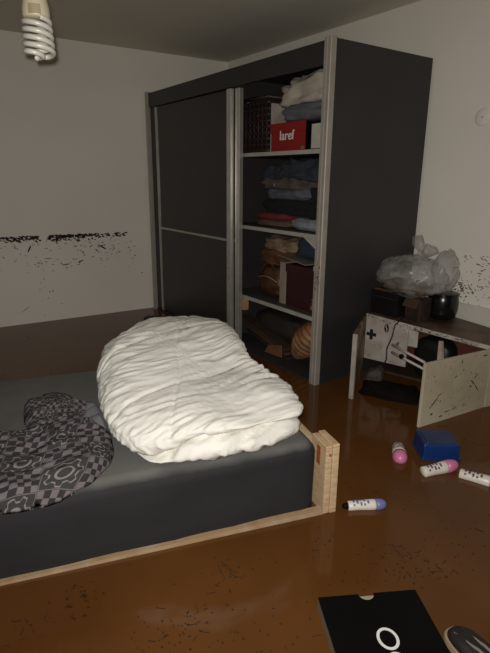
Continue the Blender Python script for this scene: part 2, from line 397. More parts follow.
# --- second compartment: folded clothes
z2 = SHZ[1]+.001
def garment(c, d, rgb, label, seed, amp=.10, freq=11, layers=2, name='folded_garment', cat='clothes', rz=0, tilt=0, rgb2=None, ex=.3):
    rgb = tuple(int(x*.74) for x in rgb); rgb2 = tuple(int(x*.74) for x in rgb2) if rgb2 else None; amp *= 1.7; d = (d[0], d[1], d[2]*1.22)
    m = mat('cloth_%s' % label.replace(' ', '_')[:40], rgb, .9, .18, 16, .25, 40, rgb2=rgb2)
    return cloth(name, c, d, m, label, cat, seed, rz, amp, freq, layers, tilt=tilt, group='clothes in the wardrobe', ex=ex)
garment((-3.19, 2.58, z2), (.45, .34, .045), (122, 98, 76), 'tan folded cloth at the bottom left of the clothes shelf', 3, .04)
garment((-3.20, 2.58, z2+.043), (.44, .34, .05), (140, 46, 44), 'red folded cloth on the tan cloth', 4, .05)
garment((-2.70, 2.56, z2), (.48, .34, .07), (176, 178, 184), 'pale grey folded shirt at the bottom right of the clothes shelf', 5, .06, layers=3)
garment((-2.98, 2.60, z2+.088), (.70, .36, .115), (22, 22, 26), 'black folded trousers in the middle of the clothes shelf', 6, .08)
garment((-2.62, 2.55, z2+.075), (.32, .30, .09), (17, 17, 20), 'black garment above the pale grey shirt', 7, .12, 12)
garment((-3.00, 2.59, z2+.20), (.56, .34, .075), (116, 120, 130), 'grey-blue folded shirt above the black trousers', 8, .09)
garment((-2.60, 2.56, z2+.165), (.28, .30, .115), (20, 20, 23), 'black crumpled top at the right of the clothes pile', 9, .14, 12)
garment((-3.04, 2.58, z2+.27), (.58, .36, .085), (102, 92, 80), 'faded brown-grey jeans crumpled in the clothes pile', 10, .14, 13, 2)
garment((-2.80, 2.57, z2+.33), (.60, .36, .12), (70, 76, 86), 'crumpled blue-grey denim jeans on top of the clothes pile', 11, .16, 13, 3, rgb2=(44, 48, 58))
garment((-3.16, 2.56, z2+.335), (.30, .30, .085), (60, 70, 84), 'small dark blue denim bundle at the left of the clothes pile', 12, .16, 14, 2, rgb2=(38, 44, 56))
box('brand_patch', (-3.10, -3.045), (2.395, 2.40), (z2+.30, z2+.318), mat('leather_patch', (190, 182, 160), .7), None)
tag(bpy.data.objects['brand_patch'], 'small pale jeans waist patch in the clothes pile', 'patch')

# --- third compartment
z3 = SHZ[2]+.001
BROWN = mat('brown_leather', (88, 56, 34), .5, .2, 14, .3, 40, rgb2=(48, 29, 18))
hb = root('brown_handbag', (-3.17, 2.58, z3), 'brown slouchy leather bag on the lowest shelf', 'bag')
cloth('body', (-3.17, 2.56, z3), (.30, .30, .26), BROWN, None, None, 14, 0, .13, 10, 0, parent=hb, ex=.5)
hd = [(-3.28+.22*k/16, 2.42, z3+.20+.085*math.sin(math.pi*k/16)) for k in range(17)]
tube('handle', hd, .009, BROWN, hb, 8)
tube('seam', [(-3.29+.25*k/12, 2.400-.012*math.sin(math.pi*k/12), z3+.15+.03*math.sin(math.pi*k/12)) for k in range(13)], .004, mat('tan_piping', (164, 122, 84), .6), hb, 6)
garment((-3.15, 2.57, z3+.26), (.34, .30, .11), (134, 82, 44), 'tan-brown suede bundle on the brown bag', 15, .18, 12, 2, 'suede_bundle', 'bag', rgb2=(90, 50, 26))
garment((-3.08, 2.56, z3+.375), (.36, .28, .075), (182, 158, 124), 'beige crumpled cloth on the lowest shelf pile', 16, .2, 12, 1, 'crumpled_cloth', rgb2=(140, 112, 82))
NAVY = mat('navy_cloth', (40, 48, 66), .9, .15, 14, .25, 40)
cloth('navy_coat', (-2.70, 2.60, z3+.345), (.46, .32, .16), NAVY, 'dark navy clothing stuffed above the maroon box', 'clothes', 17, 0, .14, 8, 1)
tag(slab('cardboard_flap', [(-3.06, 2.42, z3+.352), (-2.72, 2.40, z3+.322), (-2.72, 2.7, z3+.322), (-3.06, 2.7, z3+.352)], (0, 0, .008), mat('flap_card', (120, 112, 100), .7)), 'thin grey card lying flat over the maroon box', 'card')
tag(box('white_carton', (-3.005, -2.945), (2.40, 2.70), (z3, z3+.315), mat('carton_white', (146, 132, 118), .7, .1, 8)), 'narrow off-white carton between brown bag and maroon box', 'box')
MAR = mat('maroon_card', (50, 17, 18), .5, .12, 6)
mb = root('maroon_box', (-2.72, 2.56, z3), 'dark maroon gift box with pale flower print on the lowest shelf', 'box')
box('body', (-2.935, -2.50), (2.405, 2.72), (z3, z3+.25), MAR, mb, 0, .003)
box('lid', (-2.941, -2.494), (2.399, 2.726), (z3+.25, z3+.31), MAR, mb, 0, .003)
FLW = mat('flower_print', (150, 110, 92), .6, .1, 10)
for (fx, fz, s) in ((-2.62, .075, .03), (-2.575, .11, .025), (-2.56, .05, .028), (-2.64, .03, .022)):
    for k in range(5):
        a = 2*math.pi*k/5; e = (math.cos(a), math.sin(a))
        pts = []
        for j in range(10):
            t = 2*math.pi*j/10; u = s*.55+s*.45*math.cos(t); q = s*.22*math.sin(t)
            pts.append((fx+e[0]*u-e[1]*q, 2.4035, z3+fz+e[1]*u+e[0]*q))
        n = len(pts); v = pts+[(x, y+.003, z) for x, y, z in pts]
        mk('flower_petal', v, [tuple(range(n)), tuple(range(n, 2*n))]+[(i, (i+1) % n, n+(i+1) % n, n+i) for i in range(n)], FLW, mb)
tag(slab('white_panel_corner', [(-2.70, 2.352, .948), (-2.425, 2.352, .948), (-2.425, 2.352, .79), (-2.50, 2.352, .84)], (0, .012, 0), mat('offwhite_board', (176, 170, 156), .6)), 'off-white corner of a board hanging under the clothes shelf', 'board')
tag(box('white_tube', (-2.60, -2.50), (2.36, 2.40), (.725, .762), mat('tube_white', (170, 160, 146), .6), None, 0, .01), 'short pale rolled paper sticking out above the maroon box', 'paper roll')

# --- bottom of wardrobe
z4 = .013
DK = mat('dark_bag', (40, 32, 28), .6, .2, 12, .3, 30)
cloth('dark_holdall', (-3.12, 2.62, z4+.05), (.62, .36, .22), DK, 'dark soaked holdall at the bottom of the wardrobe', 'bag', 18, .1, .12, 8, 2)
for k, (rgb, lb) in enumerate((((60, 44, 34), 'dark brown plank resting lowest at the wardrobe bottom'), ((78, 54, 38), 'brown plank lying over the lowest plank in the wardrobe'), ((50, 38, 30), 'darkest slanted plank on the wardrobe bottom planks'))):
    tag(slab('loose_plank', [(-3.50+.03*k, 2.36+.02*k, .20-.055*k), (-2.86+.02*k, 2.34, .075-.03*k), (-2.86+.02*k, 2.44, .075-.03*k), (-3.50+.03*k, 2.46, .20-.055*k)], (0, 0, .018), mat('plank_%d' % k, rgb, .6, .2, 14), None, .002), lb, 'plank', 'planks at the wardrobe bottom')
PLEAT = mat('amber_paper', (158, 116, 76), .6, .12, 10, rgb2=(106, 70, 42))
plr = root('paper_lantern', (-2.68, 2.42, z4), 'ribbed amber paper lantern slumped at the wardrobe bottom', 'lantern')
c0 = Vector((-2.78, 2.40, .062)); ax = (Vector((-2.56, 2.44, .355))-c0)
prof = []
nrb = 9
for k in range(nrb*4+1):
    t = k/(nrb*4); prof.append((t*ax.length, (.045+.06*math.sin(math.pi*min(1, t*1.05)))*(1+.07*math.cos(2*math.pi*nrb*t))))
lathe('shade', c0, ax, prof, PLEAT, plr, 28)
d_, e_, f_ = frame_of(ax)
for k in range(1, nrb):
    t = k/nrb; r = (.045+.06*math.sin(math.pi*t))*1.075; cc = c0+ax*t
    tube('rib_wire', [cc+e_*(r*math.cos(2*math.pi*j/24))+f_*(r*math.sin(2*math.pi*j/24)) for j in range(25)], .0025, mat('rib_brown', (96, 62, 36), .6), plr, 5)
tag(slab('brown_card', [(-3.07, 2.315, .02), (-2.86, 2.315, .03), (-2.88, 2.325, .12), (-3.03, 2.325, .085)], (0, .012, 0), mat('brown_card_mat', (110, 74, 50), .6, .15, 10)), 'brown carton scrap leaning before the amber lantern', 'card')

# ------------------------------------------------------------------ bed (frame coordinates: s from foot to head, t from near side to far)
BC = Vector((-1.33, 1.365, 0)); BU = Vector((.2529, .9675, 0)); BWv = Vector((-.9675, .2529, 0))
def B(s, t, z): return BC - BU*s + BWv*t + Vector((0, 0, z))
def bbox(name, s, t, z, m, parent, bevel=0, zt=None):
    (s0, s1), (t0, t1), (z0, z1_) = s, t, z
    za, zb_ = zt if zt else (z1_, z1_)
    v = [B(s0, t0, z0), B(s1, t0, z0), B(s1, t1, z0), B(s0, t1, z0), B(s0, t0, za), B(s1, t0, zb_), B(s1, t1, zb_), B(s0, t1, za)]
    o = mk(name, *hexa(v), m, parent)
    if bevel: bev(o, bevel)
    return o
bd = root('bed_frame', tuple(B(1, .6, -.1)), 'pale pine bed frame with corner post, half sunk in the water', 'bed')
mk('side_rail', *hexa([B(.048, -.03, -.1), B(2.05, .0, -.1), B(2.05, .014, -.1), B(.048, .002, -.1), B(.048, -.03, .022), B(2.05, .0, .003), B(2.05, .014, .003), B(.048, .002, .022)]), PINEW, bd)
bbox('side_rail', (.03, 2.05), (1.205, 1.233), (-.1, .02), PINEW, bd, .002, (.022, -.024))
bbox('footboard', (.012, .046), (.102, 1.2), (-.06, .268), PINE, bd, .003)
po = bbox('corner_post', (-.012, .018), (-.03, .10), (-.1, .315), PINE, bd, .004)
bbox('post_layer', (.0195, .047), (-.026, .10), (-.1, .308), PINE, bd, .004)
bbox('bracket', (.040, .0485), (.02, .05), (.20, .285), RUST, bd, .002)
lathe('bolt', B(.03, -.027, .27), -BWv, [(0, .006), (.004, .006), (.005, .003)], RUST, bd, 10)
bbox('headboard', (2.05, 2.085), (-.02, 1.23), (-.1, .55), PINE, bd, .004)
for k in range(8): bbox('slat', (.15+k*.24, .22+k*.24), (.0, 1.205), (-.045, -.025), PINEW, bd)

def sheet_mat():
    m = bpy.data.materials.new('grey_fitted_sheet'); m.use_nodes = True; nt = m.node_tree; N = nt.nodes; L = nt.links
    b = N['Principled BSDF']; b.inputs['Roughness'].default_value = .8; b.inputs['Specular IOR Level'].default_value = .3
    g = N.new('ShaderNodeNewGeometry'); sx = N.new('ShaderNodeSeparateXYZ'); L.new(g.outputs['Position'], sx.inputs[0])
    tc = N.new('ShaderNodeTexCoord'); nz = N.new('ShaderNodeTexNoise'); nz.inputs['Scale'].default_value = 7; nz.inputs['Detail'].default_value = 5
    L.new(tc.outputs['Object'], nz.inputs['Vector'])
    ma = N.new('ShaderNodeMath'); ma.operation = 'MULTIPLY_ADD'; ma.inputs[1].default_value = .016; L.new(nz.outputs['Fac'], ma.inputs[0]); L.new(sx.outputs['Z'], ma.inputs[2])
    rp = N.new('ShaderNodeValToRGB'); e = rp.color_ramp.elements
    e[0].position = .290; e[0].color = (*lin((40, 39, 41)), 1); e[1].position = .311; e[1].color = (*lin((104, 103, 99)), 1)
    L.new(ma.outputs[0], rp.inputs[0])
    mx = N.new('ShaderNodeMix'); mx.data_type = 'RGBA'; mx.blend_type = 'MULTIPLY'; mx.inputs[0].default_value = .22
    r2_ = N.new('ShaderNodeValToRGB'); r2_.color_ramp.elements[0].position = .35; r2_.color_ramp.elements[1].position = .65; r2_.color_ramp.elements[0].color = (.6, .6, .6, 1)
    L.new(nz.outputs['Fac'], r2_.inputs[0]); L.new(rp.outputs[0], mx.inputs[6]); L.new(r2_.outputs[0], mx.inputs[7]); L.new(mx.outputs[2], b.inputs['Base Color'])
    n2 = N.new('ShaderNodeTexNoise'); n2.inputs['Scale'].default_value = 14; L.new(tc.outputs['Object'], n2.inputs['Vector'])
    bp = N.new('ShaderNodeBump'); bp.inputs['Strength'].default_value = .15; bp.inputs['Distance'].default_value = .02
    L.new(n2.outputs['Fac'], bp.inputs['Height']); L.new(bp.outputs[0], b.inputs['Normal'])
    return m
# mattress: rounded slab, gently sagging
def mattress():
    v = []; fc = []; ns, nt_ = 60, 40; s0, s1, t0, t1 = .055, 2.04, .004, 1.2
    zb_, zt_ = -.02, .305; R_ = .055
    # superellipse cross-section in profile rings from bottom to top
    prof = [(0, 0)]
    rings = []
    lev = [(.012, zb_), (0, zb_+.015), (0, .06), (0, .12), (0, .18)] + [(R_*(1-math.cos(a)), zt_-R_+R_*math.sin(a)) for a in [math.pi/2*k/7 for k in range(8)]]
    def ring(ins, z):
        out = []; cr = .07
        a0, a1, b0, b1 = s0+ins, s1-ins, t0+ins, t1-ins
        r_ = max(.02, cr-ins*.6)
        for (cx, cy, st) in ((a1-r_, b1-r_, 0), (a0+r_, b1-r_, 1), (a0+r_, b0+r_, 2), (a1-r_, b0+r_, 3)):
            nxt = {0: (a0+r_, b1-r_), 1: (a0+r_, b0+r_), 2: (a1-r_, b0+r_), 3: (a1-r_, b1-r_)}[st]
            for k in range(9):
                a = math.pi/2*(st+k/8); out.append((cx+r_*math.cos(a), cy+r_*math.sin(a)))
            la = out[-1]; ang = math.pi/2*(st+1); na = (nxt[0]+r_*math.cos(ang), nxt[1]+r_*math.sin(ang))
            for k in range(1, 24): out.append((la[0]+(na[0]-la[0])*k/24, la[1]+(na[1]-la[1])*k/24))
        return out
    for ins, z in lev: rings.append((ring(ins, z), z))
    top = rings[-1][0]
    for sc in (.9, .75, .55, .35, .15):
        rings.append(([( (s0+s1)/2+(p[0]-(s0+s1)/2)*sc, (t0+t1)/2+(p[1]-(t0+t1)/2)*sc) for p in top], zt_))
    n = len(top)
    for ri, (rg, z) in enumerate(rings):
        for (s, t) in rg:
            bulge = .006*math.sin(3.1*s+z*20)+.012*noise.noise(Vector((s*5, t*5, z*9)))
            cs = s+ (s-1.03)*.002; tt = t
            if t < .3: tt = t-bulge*(1-t/.3)*.8*(1 if z < .29 else .4)
            if s < .3: cs = s+bulge*(1-s/.3)*.8
            zz = z+(.008*noise.noise(Vector((s*2.5, t*2.5, 3))) if z > .2 else 0)
            v.append(B(cs, tt, zz))
    for i in range(len(rings)-1):
        for k in range(n): fc.append((i*n+k, i*n+(k+1) % n, (i+1)*n+(k+1) % n, (i+1)*n+k))
    fc.append(tuple(range(n-1, -1, -1))); fc.append(tuple(range((len(rings)-1)*n, len(rings)*n)))
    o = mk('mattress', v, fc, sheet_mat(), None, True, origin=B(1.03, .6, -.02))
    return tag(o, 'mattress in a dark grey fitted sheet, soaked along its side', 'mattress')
mattress()

# ------------------------------------------------------------------ folded duvet
def duvet():
    upper = [(.86, .66), (.87, .40), (.845, .20), (.78, .08), (.62, .02), (.45, -.01), (.28, -.01), (.15, .02), (.115, .08), (.10, .22), (.115, .33), (.15, .43), (.17, .56), (.155, .70), (.135, .88), (.145, 1.02), (.28, 1.12), (.5, 1.12), (.69, 1.04), (.82, .88)]
    lower = [(.80, .66), (.80, .40), (.78, .20), (.73, .07), (.62, .015), (.45, -.025), (.28, -.015), (.16, .03), (.105, .10), (.11, .24), (.15, .36), (.20, .46), (.23, .58), (.22, .70), (.19, .88), (.20, 1.0), (.30, 1.08), (.5, 1.08), (.66, 1.0), (.76, .88)]
    sm = lambda x: (lambda y: y*y*(3-2*y))(min(1, max(0, x)))
    def htop(s, t):
        h = .170+.150*sm((t-.05)/.85)
        h -= .03*math.exp(-(((s-.32)/.15)**2+((t-.45)/.14)**2))      # dip behind the front lobe
        h += .022*math.exp(-(((s-.2)/.14)**2+((t-.18)/.12)**2))
        return h
    def fold(s, t): return .105*(1-sm((s-.52)/.22))+.02*sm((t-.3)/.6)*(1-sm((s-.52)/.22))
    out = []; fc = []
    def layer(foot, zlo, zhi, NT, NP, seed, pt, pb):
        c = (.49, .50)
        def rad(a):
            dx, dy = math.cos(a), math.sin(a); best = .3
            for i in range(len(foot)):
                (x0, y0), (x1, y1) = foot[i], foot[(i+1) % len(foot)]
                ex, ey = x1-x0, y1-y0; den = dx*ey-dy*ex
                if abs(den) < 1e-9: continue
                t = ((x0-c[0])*ey-(y0-c[1])*ex)/den; u = ((x0-c[0])*dy-(y0-c[1])*dx)/den
                if t > 0 and -.001 <= u <= 1.001: best = t
            return best
        R0 = [rad(2*math.pi*k/NT) for k in range(NT)]
        for _ in range(14): R0 = [(R0[k-1]+2*R0[k]+R0[(k+1) % NT])/4 for k in range(NT)]
        P = []
        for i in range(NP+1):
            ph = -math.pi/2+math.pi*i/NP; cs = max(0.0, math.cos(ph)); sn = math.sin(ph)
            for k in range(NT):
                a = 2*math.pi*k/NT; r = R0[k]*cs
                s, t = c[0]+r*math.cos(a), c[1]+r*math.sin(a)
                lo, hi = zlo(s, t), zhi(s, t); md = lo+(hi-lo)*.48
                z = md+(hi-md)*(1-cs**pt)**.48 if sn > 0 else md-(md-lo)*(1-cs**pb)**.5
                P.append(Vector((s, t, z)))
        off = len(out); sv = Vector((seed*3.7, seed*1.9, 0))
        for i in range(NP+1):
            for k in range(NT):
                p = P[i*NT+k]
                if i in (0, NP): n = Vector((0, 0, -1 if i == 0 else 1))
                else:
                    n = (P[i*NT+(k+1) % NT]-P[i*NT+k-1]).cross(P[(i+1)*NT+k]-P[(i-1)*NT+k]); n = n.normalized() if n.length > 1e-9 else Vector((0, 0, 1))
                q = p+sv
                # long creases sweep along the bed and bend with the fold; puckers and baffle seams between
                wx = p.x+.06*noise.noise(q*3.1+Vector((2, 0, 0))); wy = p.y+.05*noise.noise(q*3.3+Vector((0, 7, 0)))
                cu = wy-.42*(wx-.35)**2+.32*wx; al = wx+.4*wy
                n1 = noise.noise(Vector((al*3.2, cu*22, p.z*11))+sv); n2 = noise.noise(Vector((al*6.5+3, cu*46, p.z*26+5))+sv); n3 = noise.noise(Vector((al*5+8, cu*33+2, p.z*18))+sv)
                ridge = max(0, 1-abs(n1)*3.2); fine = max(0, 1-abs(n2)*3.0); mid_ = max(0, 1-abs(n3)*3.0)
                big = noise.noise(q*4.5+Vector((3, 1, 8))); med = noise.noise(q*11+Vector((1, 6, 2)))
                patch = .45+1.0*max(0, .5+noise.noise(q*2.6+Vector((4, 4, 0))))
                d = (.0075*ridge+.0058*mid_+.0042*fine)*patch+.014*big+.0035*med
                for ln in (.36, .74):
                    d -= .010*math.exp(-((p.y+.35*(p.x-.5)+.03*noise.noise(q*4)-ln)/.010)**2)*(1 if n.z > .2 else .3)
                d -= .006*math.exp(-((p.x-.55+.30*(p.y-.4)+.03*noise.noise(q*4))/.009)**2)*(1 if n.z > .2 else .2)
                if p.z < .03: d *= max(0, p.z/.03)
                pp = p+n*d
                out.append(B(pp.x, pp.y, .312+max(-.004, pp.z)))
        for i in range(NP):
            for k in range(NT): fc.append((off+i*NT+k, off+i*NT+(k+1) % NT, off+(i+1)*NT+(k+1) % NT, off+(i+1)*NT+k))
    layer(upper, fold, htop, 460, 120, 0, 3.4, 4.0)
    layer(lower, lambda s, t: 0, lambda s, t: fold(s, t)*.97+.012, 320, 60, 2, 5.0, 4.5)
    o = mk('duvet', out, fc, DUVET, None, True, origin=B(.49, .5, .305))
    bm = bmesh.new(); bm.from_mesh(o.data); bmesh.ops.remove_doubles(bm, verts=bm.verts, dist=.0004); bmesh.ops.recalc_face_normals(bm, faces=bm.faces); bm.to_mesh(o.data); bm.free()
    return tag(o, 'thick white duvet folded in a heap on the bed', 'duvet')
duvet()

# ------------------------------------------------------------------ patterned duvet cover, crumpled on the mattress
def cover_mat():
    m = bpy.data.materials.new('gear_print_cotton'); m.use_nodes = True; nt = m.node_tree; N = nt.nodes; L = nt.links
    b = N['Principled BSDF']; b.inputs['Roughness'].default_value = .85; b.inputs['Specular IOR Level'].default_value = .2
    uv = N.new('ShaderNodeUVMap')
    def math_(op, a, b_=None, c_=None):
        n = N.new('ShaderNodeMath'); n.operation = op
        for i, x in enumerate((a, b_, c_)):
            if x is None: continue
            if isinstance(x, (int, float)): n.inputs[i].default_value = x
            else: L.new(x, n.inputs[i])
        return n.outputs[0]
    sx = N.new('ShaderNodeSeparateXYZ'); L.new(uv.outputs[0], sx.inputs[0]); u, v = sx.outputs[0], sx.outputs[1]
    fu, fv = math_('FRACT', u), math_('FRACT', v); iu, iv = math_('FLOOR', u), math_('FLOOR', v)
    par = math_('MODULO', math_('ADD', math_('ADD', iu, iv), 100), 2)
    ck = math_('MODULO', math_('ADD', math_('FLOOR', math_('MULTIPLY', u, 5)), math_('ADD', math_('FLOOR', math_('MULTIPLY', v, 5)), 400)), 2)
    cx, cy = math_('SUBTRACT', fu, .5), math_('SUBTRACT', fv, .5)
    r = math_('SQRT', math_('ADD', math_('MULTIPLY', cx, cx), math_('MULTIPLY', cy, cy)))
    th = math_('ARCTAN2', cy, cx)
    tooth = math_('MULTIPLY', math_('MAXIMUM', math_('MINIMUM', math_('MULTIPLY', math_('SINE', math_('MULTIPLY', th, 7)), 2.2), 1.0), -1.0), .055)
    g1 = math_('LESS_THAN', math_('ABSOLUTE', math_('SUBTRACT', r, math_('ADD', tooth, .36))), .022)
    g2 = math_('LESS_THAN', math_('ABSOLUTE', math_('SUBTRACT', r, .17)), .03)
    g3 = math_('LESS_THAN', math_('ABSOLUTE', math_('SUBTRACT', math_('MAXIMUM', math_('ABSOLUTE', cx), math_('ABSOLUTE', cy)), .47)), .014)
    gear = math_('MAXIMUM', math_('MAXIMUM', g1, g2), math_('MULTIPLY', g3, .6))
    def mix(f, a, b_):
        n = N.new('ShaderNodeMix'); n.data_type = 'RGBA'; L.new(f, n.inputs[0])
        for i, x in ((6, a), (7, b_)):
            if isinstance(x, tuple): n.inputs[i].default_value = (*lin(x), 1)
            else: L.new(x, n.inputs[i])
        return n.outputs[2]
    c1 = mix(gear, (58, 55, 55), (124, 118, 115)); c2 = mix(ck, (50, 47, 48), (108, 100, 101))
    L.new(mix(par, c1, c2), b.inputs['Base Color'])
    return m
COVM = cover_mat()
def cover(name, poly, hgt, edge, seed, ridge_dir, pat, m, origin, label, cat, res=.0085, fold=.042, parent=None):
    def inside_d(x, y):
        ins = False; dmin = 9
        for i in range(len(poly)):
            (x0, y0), (x1, y1) = poly[i], poly[(i+1) % len(poly)]
            if (y0 > y) != (y1 > y) and x < (x1-x0)*(y-y0)/(y1-y0)+x0: ins = not ins
            ex, ey = x1-x0, y1-y0; t = max(0, min(1, ((x-x0)*ex+(y-y0)*ey)/(ex*ex+ey*ey+1e-12)))
            dmin = min(dmin, math.hypot(x-x0-ex*t, y-y0-ey*t))
        return dmin if ins else -dmin
    xs = [p[0] for p in poly]; ys = [p[1] for p in poly]
    nx = int((max(xs)-min(xs))/res)+3; ny = int((max(ys)-min(ys))/res)+3; idx = {}; tv = []; uvs = []
    for i in range(nx):
        for j in range(ny):
            x, y = min(xs)-res+i*res, min(ys)-res+j*res
            dd = lambda a_, b_: inside_d(a_, b_)+.010*noise.noise(Vector((a_*9, b_*9, seed)))
            d = dd(x, y)
            if d <= -res*1.5: continue
            if d < 0:
                gx, gy = dd(x+.002, y)-dd(x-.002, y), dd(x, y+.002)-dd(x, y-.002); gl = math.hypot(gx, gy)+1e-9
                x -= gx/gl*d; y -= gy/gl*d; d = 0.0005
            e = min(1, d/edge); e = math.sin(e*math.pi/2)**.6
            q = Vector((x, y, seed*1.3)); wv = noise.noise(q*6)
            a = x*ridge_dir[0]+y*ridge_dir[1]; p_ = -x*ridge_dir[1]+y*ridge_dir[0]
            rg = 1-2*abs(noise.noise(Vector((a*16+wv*.9, p_*4.5, seed))))
            rg2 = 1-2*abs(noise.noise(Vector((a*34+wv, p_*9, seed+4))))
            z = e*(hgt*(.75+.5*noise.noise(q*4.0))+fold*rg*.6+fold*.25*rg2)
            z = max(z, .004*e+.001)
            over = max(0, -.0-y)          # hangs a little over the near edge
            drop = -(over/.09)**2*.055 if y < 0 else 0
            yy = y if y > -.02 else -.02-(abs(y)-.02)*.35
            idx[(i, j)] = len(tv); tv.append((x, yy, .311+z+drop*1.0 if y < 0 else .311+z)); 
            uvs.append(((x+.035*noise.noise(q*5))*pat[0]+pat[2]+(z*6), (y+.035*noise.noise(q*5+Vector((9, 9, 9))))*pat[1]+pat[3]+(z*4)))
    fc = []
    for (i, j) in idx:
        k = [(i, j), (i+1, j), (i+1, j+1), (i, j+1)]
        if all(q in idx for q in k): fc.append(tuple(idx[q] for q in k))
    # closed underside
    n = len(tv); bot = [(x, y, max(.308 if y > -.015 else z-.02, min(z-.004, .308)) if y > -.015 else z-.012) for x, y, z in tv]
    from collections import Counter
    ec = Counter()
    for f in fc:
        for a_, b_ in zip(f, f[1:]+f[:1]): ec[(min(a_, b_), max(a_, b_))] += 1
    fb = [tuple(n+q for q in reversed(f)) for f in fc]
    side = [(a_, b_, n+b_, n+a_) for (a_, b_), c_ in ec.items() if c_ == 1]
    verts = [B(*p) for p in tv]+[B(*p) for p in bot]
    base = Vector(origin)
    me = bpy.data.meshes.new(name); pb = wloc(parent); loc = base-pb
    me.from_pydata([tuple(v-base) for v in verts], [], fc+fb+side)
    ul = me.uv_layers.new(name='UVMap'); alluv = uvs+uvs
    for lp in me.loops: ul.data[lp.index].uv = alluv[lp.vertex_index]
    for p in me.polygons: p.use_smooth = True
    me.materials.append(m)
    bm = bmesh.new(); bm.from_mesh(me); bmesh.ops.recalc_face_normals(bm, faces=bm.faces)
    loose = [v for v in bm.verts if not v.link_faces]; bmesh.ops.delete(bm, geom=loose, context='VERTS'); bm.to_mesh(me); bm.free()
    o = bpy.data.objects.new(name, me); COL.objects.link(o); o.parent = parent; o.location = loc
    if label: tag(o, label, cat)
    return o
cv = cover('duvet_cover', [(1.75, -.03), (1.4, -.045), (1.17, -.055), (1.05, -.045), (.95, .02), (.87, .12), (.845, .22), (.85, .36), (.90, .47), (1.00, .52), (1.10, .47), (1.18, .46), (1.3, .48), (1.45, .50), (1.75, .50)], .045, .07, 2.0, (.35, .94), (7.6, 7.6, .35, .1), COVM, B(1.2, .2, .31), 'crumpled grey duvet cover with gear and checker print on the mattress', 'duvet cover')
cover('bunched_end', [(.93, .46), (1.0, .45), (1.14, .46), (1.19, .58), (1.19, .74), (1.10, .80), (1.02, .79), (.96, .68), (.90, .58)], .045, .045, 5.0, (.2, .97), (14, 14, .2, .2), COVM, B(1.05, .6, .31), None, None, fold=.035, parent=cv)
cover('lining', [(.86, .38), (.93, .44), (.98, .55), (.97, .66), (.92, .68), (.87, .60), (.845, .48)], .03, .04, 8.0, (.5, .8), (1, 1, 0, 0), mat('grey_lining', (104, 102, 106), .85, .08, 8), B(.91, .5, .31), None, None, parent=cv)

# ------------------------------------------------------------------ broken white cabinet
FLc, BLc, FRc, BRc = (-2.075, 2.255), (-2.315, 2.615), (-1.585, 2.29), (-1.535, 2.845)
zFL, zBL, zFR, zBR = .425, .437, .380, .372
cb = root('broken_cabinet', (-1.9, 2.6, -.1), 'broken white low cabinet with open front, splashed with mud, beside the wardrobe', 'cabinet')
def vpanel(name, a, b_, za, zb_, zlo, th, m, parent, bevel=.002):
    a_, bb = Vector((*a, 0)), Vector((*b_, 0)); d = (bb-a_).normalized(); n = Vector((-d.y, d.x, 0))*th
    v = [(a_.x, a_.y, zlo), (bb.x, bb.y, zlo), (bb.x+n.x, bb.y+n.y, zlo), (a_.x+n.x, a_.y+n.y, zlo), (a_.x, a_.y, za), (bb.x, bb.y, zb_), (bb.x+n.x, bb.y+n.y, zb_), (a_.x+n.x, a_.y+n.y, za)]
    o = mk(name, *hexa(v), m, parent); bev(o, bevel, 1); return o
sr = vpanel('side_panel', FRc, BRc, zFR, zBR, -.1, .018, CREAM, cb)
sr['label'] = 'cream end panel splashed with mud'
vpanel('end_strip', (BRc[0]+.002, BRc[1]+.003), (-1.49, 3.06), zBR-.002, .37, -.1, .016, CREAM, cb)
vpanel('front_edge', (-2.092, 2.252), (-2.064, 2.256), zFL, zFL, -.1, .016, WHITELAM, cb)
vpanel('side_panel', (-2.088, 2.27), BLc, zFL-.004, zBL, -.1, .016, MUDSIDE, cb)
# dividing panel with cut-outs under the rim
def lerp(a, b_, t): return tuple(x+(y-x)*t for x, y in zip(a, b_))
mid = lerp(BLc, BRc, .37)
dv = vpanel('divider_panel', BLc, mid, zBL-.004, zBL-.03, .135, .014, WHITELAM, cb)
dvd = (Vector((*mid, 0))-Vector((*BLc, 0))).normalized(); dvn = Vector((dvd.y, -dvd.x, 0))
O = Vector((*BLc, 0))
def on_panel(u, z, r, e=.0012): p = O+dvd*u+dvn*e; return Vector((p.x, p.y, z))
HOLE = mat('dark_hole', (22, 16, 13), .9, .1, 10)
def decal(name, outline, parent):
    n = len(outline); v = [on_panel(u, z, 0, .0012) for u, z in outline]+[on_panel(u, z, 0, -.002) for u, z in outline]
    return mk(name, v, [tuple(range(n)), tuple(range(n, 2*n))]+[(i, (i+1) % n, n+(i+1) % n, n+i) for i in range(n)], HOLE, parent)
cxu, czu, a_ = .045, .315, .012
decal('cross_cutout', [(cxu+p*a_, czu+q*a_) for p, q in ((-1, 1), (-1, 3), (1, 3), (1, 1), (3, 1), (3, -1), (1, -1), (1, -3), (-1, -3), (-1, -1), (-3, -1), (-3, 1))], dv)
decal('handle_hole', [(.150+.016*math.cos(t), .378+.030*math.sin(t)) for t in [2*math.pi*k/20 for k in range(20)]], dv)
tube('handle_clip', [on_panel(.150, .352, 0, .004), on_panel(.158, .372, 0, .009), on_panel(.148, .392, 0, .009), on_panel(.150, .404, 0, .004)], .004, WHITELAM, dv, 6)
# curved bracket end of divider
vpanel('divider_block', lerp(BLc, BRc, .372), lerp(BLc, BRc, .45), zBL-.035, zBL-.045, .285, .014, WHITELAM, cb)
